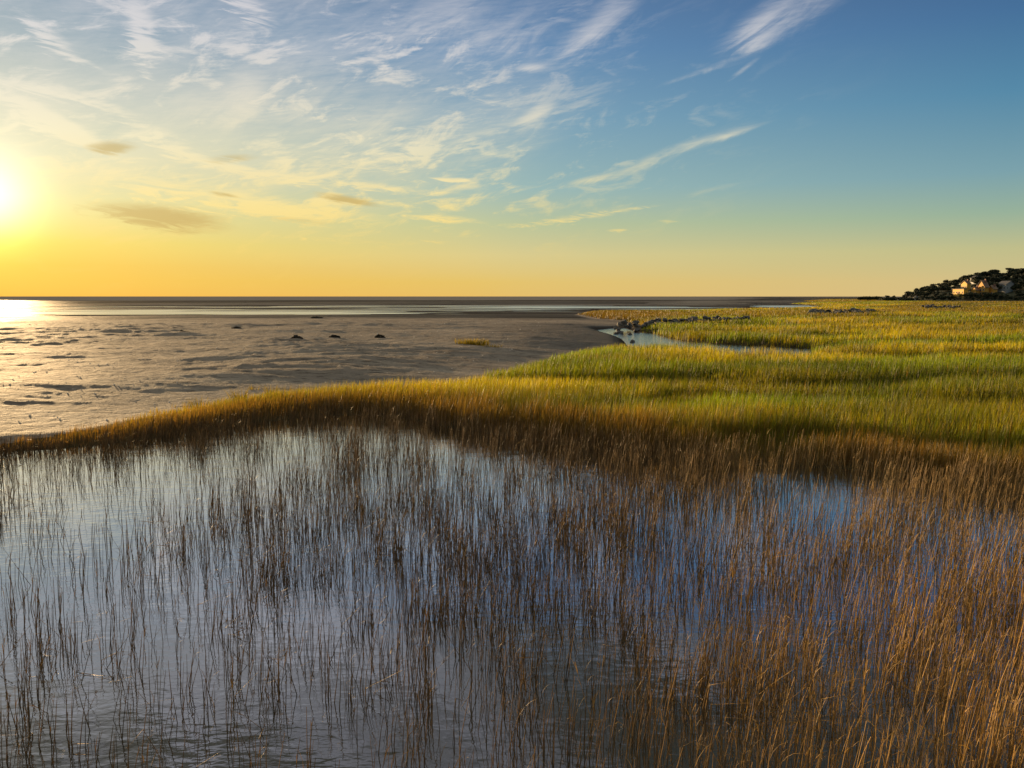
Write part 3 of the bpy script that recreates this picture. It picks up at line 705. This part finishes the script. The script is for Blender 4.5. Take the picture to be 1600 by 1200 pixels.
def leaf_mat(name, c1, c2):
    m, nt, b, L = new_mat(name); n = noise_node(nt, .6, 4)
    L.new(ramp(nt, n, [(.35, c1), (.65, c2)]), b.inputs['Base Color']); b.inputs['Roughness'].default_value = .7
    return m
M_LEAF = [leaf_mat('pine_foliage', (.016, .024, .010, 1), (.035, .045, .016, 1)), leaf_mat('oak_foliage', (.026, .034, .012, 1), (.055, .06, .02, 1))]
m_, nt_, b_, L_ = new_mat('bark'); b_.inputs['Base Color'].default_value = (.06, .045, .035, 1); b_.inputs['Roughness'].default_value = .9; M_BARK = m_
def make_tree(kind, h, r_, seed, bush=False):
    rn = np.random.default_rng(seed)
    root = empty('oak_tree' if kind == 1 else 'pine_tree', (0, 0, 0))
    if bush: root.name = 'bush'
    # trunk and limbs
    V, Q = [], []
    def limb(a, b, ra, rb):
        a, b = np.array(a), np.array(b); d = b - a; d = d / np.linalg.norm(d); u = np.cross(d, [0.3, 1, .2]); u /= np.linalg.norm(u); v = np.cross(d, u); o = len(V)
        for p, q in ((a, ra), (b, rb)):
            for j in range(6): V.append(p + (u * math.cos(j * 1.0472) + v * math.sin(j * 1.0472)) * q)
        for j in range(6): Q.append([o + j, o + (j + 1) % 6, o + 6 + (j + 1) % 6, o + 6 + j])
    th = h * (.5 if not bush else .3); bend = rn.normal(0, .3, 2)
    limb([0, 0, -.6], [bend[0], bend[1], th], .03 * h, .018 * h)
    cl = []
    for k in range(9 if not bush else 6):
        a = rn.uniform(0, 6.28); rr = r_ * rn.uniform(.15, .8); zz = th + (h - th) * rn.uniform(.0, .85) if kind == 0 else h * rn.uniform(.35, .85)
        if bush: zz = h * rn.uniform(.25, .7)
        c = np.array([math.cos(a) * rr, math.sin(a) * rr, zz]); limb([bend[0] * .8, bend[1] * .8, th * .8], c, .012 * h, .004 * h); cl.append((c, r_ * rn.uniform(.32, .55)))
    cl.append((np.array([bend[0], bend[1], h * .86]), r_ * .45))
    trunk = mesh_np('trunk' if not bush else 'stem', V, Q, M_BARK, parent=root)
    LV = []
    for c, cr in cl:
        n = 110; p = rn.normal(0, 1, (n, 3)); p /= np.linalg.norm(p, axis=1)[:, None]; p = c + p * (cr * rn.uniform(.35, 1.05, (n, 1))) * np.array([1, 1, .62])
        u = rn.normal(0, 1, (n, 3)); u /= np.linalg.norm(u, axis=1)[:, None]; v = rn.normal(0, 1, (n, 3)); v -= u * (u * v).sum(1)[:, None]; v /= np.linalg.norm(v, axis=1)[:, None]
        s = rn.uniform(.16, .36, (n, 1)) * cr ** .5 * 1.1
        LV.append(np.stack([p - u * s, p - v * s * .7, p + u * s, p + v * s * .7], 1))
    LV = np.concatenate(LV).reshape(-1, 3); mesh_np('crown', LV, np.arange(len(LV)).reshape(-1, 4), M_LEAF[kind], parent=root)
    return root
used = set()
def plant(proto, x, y, z, s, label, cat, group, rn):
    o = proto if proto.name not in used else copy_tree(proto)
    used.add(proto.name)
    o.location = (x, y, z); o.scale = (s * rn.uniform(.85, 1.2), s * rn.uniform(.85, 1.2), s); o.rotation_euler = (0, 0, rn.uniform(0, 6.28))
    return tag(o, label, cat, group)
def pd(px, d):
    a = R(px_dir(px, 463)[0]); return d * math.sin(a), d * math.cos(a)
HOUSE_PX = [(1493, 1507, 704), (1520, 1527, 700), (1530, 1540, 700), (1546, 1553, 700), (1566, 1577, 712)]
LIT = [(1500, 704, 8), (1509, 726, 5), (1523.5, 700, 4), (1535, 700, 6), (1549, 700, 5)]
def trees():
    rn = random.Random(3)
    pines = [make_tree(0, 8.0, 3.8, 11 + k) for k in range(3)]; oaks = [make_tree(1, 6.6, 4.4, 31 + k) for k in range(3)]
    cnt = 0
    for i in range(420):
        px = 1412 + (1730 - 1412) * (i / 420) + rn.uniform(-3, 3); row = i % 6
        d = DH0 + (-8, 6, 24, 44, 66, 84)[row] + rn.uniform(-5, 5)
        z = float(hill_z(np.array(px), np.array(d)))
        s = rn.uniform(.55, .95) * (1 if row > 1 else .62) * (.55 + .45 * float(sm(1410, 1475, px)))
        for a, b, hd in HOUSE_PX:
            if a - 2 < px < b + 2 and d < hd + 14:
                if d > hd - 4: s = 0
                else: s *= .45
        x, y = pd(px, d)
        for hp, hd, hw in LIT:
            hx, hy = pd(hp, hd); al = (x - hx) * sd.x + (y - hy) * sd.y; pe = abs((x - hx) * sd.y - (y - hy) * sd.x)
            if -3 < al < 100 and pe < hw + 3:
                room = float(hill_z(np.array(float(hp)), np.array(float(hd)))) + 1.5 + al * .096 - z
                s = min(s, max(0, room) / 7.0)
        if s < .18: continue
        k = rn.random() < .45
        plant(rn.choice(pines if k else oaks), x, y, z - .2, s, 'dark pine among the trees covering the hillside' if k else 'dark rounded broadleaf tree among those covering the hillside', 'tree', 'trees on the wooded hill', rn)
    for px, d, s, pr, lab in ((1386, 700, .52, pines[0], 'lone leaning pine, leftmost tree standing clear of the wooded hill'), (1396.5, 702, .5, pines[1], 'second lone pine standing clear beside the leaning one'), (1403.5, 700, .33, oaks[0], 'low rounded tree just right of the two lone pines'),
                              (1409, 700, .35, oaks[1], 'small tree at the left foot of the wooded hill'), (1420, 700, .8, pines[2], 'taller pine rising at the low left end of the hill'), (1433, 704, .7, pines[1], 'flat crowned pine right of the taller one at the low end of the hill'), (1575, 776, 1.0, pines[0], 'thin pine poking above the hill ridge over the houses')):
        x, y = pd(px, d); plant(pr, x, y, max(.2, float(hill_z(np.array(float(px)), np.array(float(d))))), s, lab, 'tree', 'trees on the wooded hill' if px > 1415 else 'trees standing clear of the hill', rn)
    for i, (px, d, s) in enumerate(((1526.5, 692, .6), (1530, 690, .45), (1558, 694, .62), (1540.5, 692, .7), (1515, 694, .7), (1511, 690, .5), (1508, 690, .62), (1513, 689, .7), (1517, 691, .6), (1527.5, 689, .6), (1529, 686, .42), (1542, 689, .7), (1545, 688, .55), (1555, 689, .62), (1560, 688, .66), (1497, 684, .3), (1521, 683, .3), (1535, 682, .28), (1550, 682, .3), (1565, 686, .5), (1572, 685, .45))):
        x, y = pd(px, d); plant(oaks[i % 3], x, y, float(hill_z(np.array(float(px)), np.array(float(d)))) - .2, s, 'dark rounded tree growing between and before the hill houses', 'tree', 'trees in front of the hill houses', rn)
    bsh = [make_tree(1, 2.2, 2.6, 51 + k, True) for k in range(3)]
    for i in range(46):
        px = 1342 + i * 1.25 + rn.uniform(-1, 1) if i < 28 else rn.uniform(1378, 1425)
        d = 760 + rn.uniform(-20, 20) if i < 28 else 695 + rn.uniform(-6, 6)
        x, y = pd(px, d); plant(rn.choice(bsh), x, y, .9 if i < 28 else .2, rn.uniform(.75, 1.15), 'low dark bush in the scrub line left of the wooded hill' if i < 28 else 'low bush under the trees at the foot of the hill', 'bush', 'bushes of the far scrub' if i < 28 else 'bushes at the foot of the hill', rn)
trees()

def house_mats():
    def mk(name, c, rough=.7, sc_=3):
        m, nt, b, L = new_mat(name); n = noise_node(nt, sc_, 4); L.new(mixc(nt, E(n), (c[0] * .85, c[1] * .85, c[2] * .85, 1), (c[0] * 1.1, c[1] * 1.1, c[2] * 1.1, 1)), b.inputs['Base Color']); b.inputs['Roughness'].default_value = rough; return m
    g = mk('window_glass', (.05, .06, .08), .08)
    return dict(cream=mk('cream_wall', (.78, .47, .08)), shingle=mk('cedar_shingle_wall', (.64, .34, .06)), white=mk('white_wall', (.72, .72, .70)), grey=mk('grey_wall', (.30, .31, .32)), roof=mk('slate_roof', (.10, .095, .10)), red=mk('shingle_roof', (.13, .085, .06)), glass=g, trim=mk('white_trim', (.8, .78, .74)), brick=mk('brick', (.28, .13, .09)))
HM = house_mats()
def boxv(V, Q, x0, x1, y0, y1, z0, z1):
    o = len(V); V += [(x, y, z) for z in (z0, z1) for x, y in ((x0, y0), (x1, y0), (x1, y1), (x0, y1))]
    Q += [[o + a for a in f] for f in ((0, 3, 2, 1), (4, 5, 6, 7), (0, 1, 5, 4), (1, 2, 6, 5), (2, 3, 7, 6), (3, 0, 4, 7))]
def raw(name, V, Fc, mat, parent):
    me = bpy.data.meshes.new(name); me.from_pydata([tuple(v) for v in V], [], [tuple(f) for f in Fc]); me.materials.append(mat); me.update()
    o = bpy.data.objects.new(name, me); COL.objects.link(o); o.parent = parent; return o
def house(px, d, w, dp, h, rh, rz, wall, roof, label, zoff=0.0, flat=False, chim=True, nwin=3):
    """gable end faces local -y; ridge runs along y"""
    x, y = pd(px, d); z = float(hill_z(np.array(float(px)), np.array(float(d)))) + zoff
    root = empty('house', (x, y, z), rz); tag(root, label, 'house', 'houses on the wooded hill')
    V, Q = [], []
    X, Y = w / 2, dp / 2
    if flat:
        boxv(V, Q, -X, X, -Y, Y, -3, h)
        raw('wall', V, Q, HM[wall], root); V, Q = [], []; boxv(V, Q, -X - .4, X + .4, -Y - .4, Y + .4, h + .003, h + .35); raw('roof', V, Q, HM[roof], root)
    else:
        V = [(-X, -Y, -3), (X, -Y, -3), (X, -Y, h), (0, -Y, h + rh), (-X, -Y, h), (-X, Y, -3), (X, Y, -3), (X, Y, h), (0, Y, h + rh), (-X, Y, h)]
        raw('wall', V, [(0, 1, 2, 3, 4), (6, 5, 9, 8, 7), (1, 6, 7, 2), (5, 0, 4, 9)], HM[wall], root)
        e = .45; k = rh / X; t = .22; R_ = []; Fr = []
        for sgn in (-1, 1):
            o = len(R_)
            for yy in (-Y - e, Y + e):
                R_ += [(0, yy, h + rh + .02), (sgn * (X + e), yy, h - k * e + .02), (sgn * (X + e), yy, h - k * e + .02 + t), (0, yy, h + rh + .02 + t)]
            Fr += [tuple(o + a for a in f) for f in ((0, 1, 2, 3), (4, 7, 6, 5), (1, 5, 6, 2), (3, 2, 6, 7), (0, 4, 5, 1))]
        rf = raw('roof', R_, Fr, HM[roof], root)
        if chim: V, Q = [], []; boxv(V, Q, X * .3, X * .3 + .9, 0, .9, h + .1, h + rh + 1.0); raw('chimney', V, Q, HM['brick'], rf)
    for face in ('front', 'left'):
        for fl in range(max(1, int(h // 2.7))):
            for i in range(nwin):
                u = (i + .5) / nwin * 2 - 1; zc = 1.5 + fl * 2.7
                V, Q, V2, Q2 = [], [], [], []
                if face == 'front': boxv(V, Q, u * X - .62, u * X + .62, -Y - .06, -Y - .003, zc - .8, zc + .8); boxv(V2, Q2, u * X - .48, u * X + .48, -Y - .09, -Y - .063, zc - .66, zc + .66)
                else: boxv(V, Q, -X - .06, -X - .003, u * Y - .62, u * Y + .62, zc - .8, zc + .8); boxv(V2, Q2, -X - .09, -X - .063, u * Y - .48, u * Y + .48, zc - .66, zc + .66)
                f = raw('window', V, Q, HM['trim'], root); raw('pane', V2, Q2, HM['glass'], f)
    V, Q = [], []; boxv(V, Q, -.55, .55, -Y - .12, -Y - .095, 0, 2.1) if nwin % 2 == 0 else boxv(V, Q, X * .42, X * .42 + 1, -Y - .08, -Y - .005, 0, 2.1)
    raw('door', V, Q, HM['brick'], root)
def houses():
    R45 = math.radians
    house(1500, 704, 13, 3.5, 4.0, 0, R45(-84), 'cream', 'roof', 'low golden flat roofed house, leftmost on the hill, with a long balcony storey', 1.2, True, False, 4)
    house(1508, 726, 7, 3, 4.4, 2.2, R45(-84), 'cream', 'red', 'small golden house just above and behind the flat roofed one', 0.5)
    house(1523.5, 700, 6, 2.6, 4.0, 2.6, R45(-82), 'shingle', 'red', 'small gabled house, left of the tall gable on the hill', .2, nwin=2)
    house(1535, 700, 9, 3.2, 6.2, 5.0, R45(-84), 'shingle', 'red', 'tall steep gabled house glowing orange in the middle of the hill', .2)
    house(1550, 700, 7, 3, 4.6, 2.6, R45(-86), 'shingle', 'red', 'gabled house stepping down right of the tall gable', .2, nwin=2)
    house(1571, 712, 9, 7, 4.2, 2.4, R45(20), 'grey', 'roof', 'dim grey house in shadow, rightmost on the hill', 1.0, chim=False)
    house(1525, 746, 7, 6, 3.0, 1.6, R45(10), 'white', 'roof', 'white house half hidden by trees above the small gable', 0.6, chim=False)
    house(1431.5, 690, 2.6, 3, 2.2, 1.0, R45(-20), 'white', 'roof', 'tiny white boathouse at the foot of the hill', 0, chim=False, nwin=1)
houses()
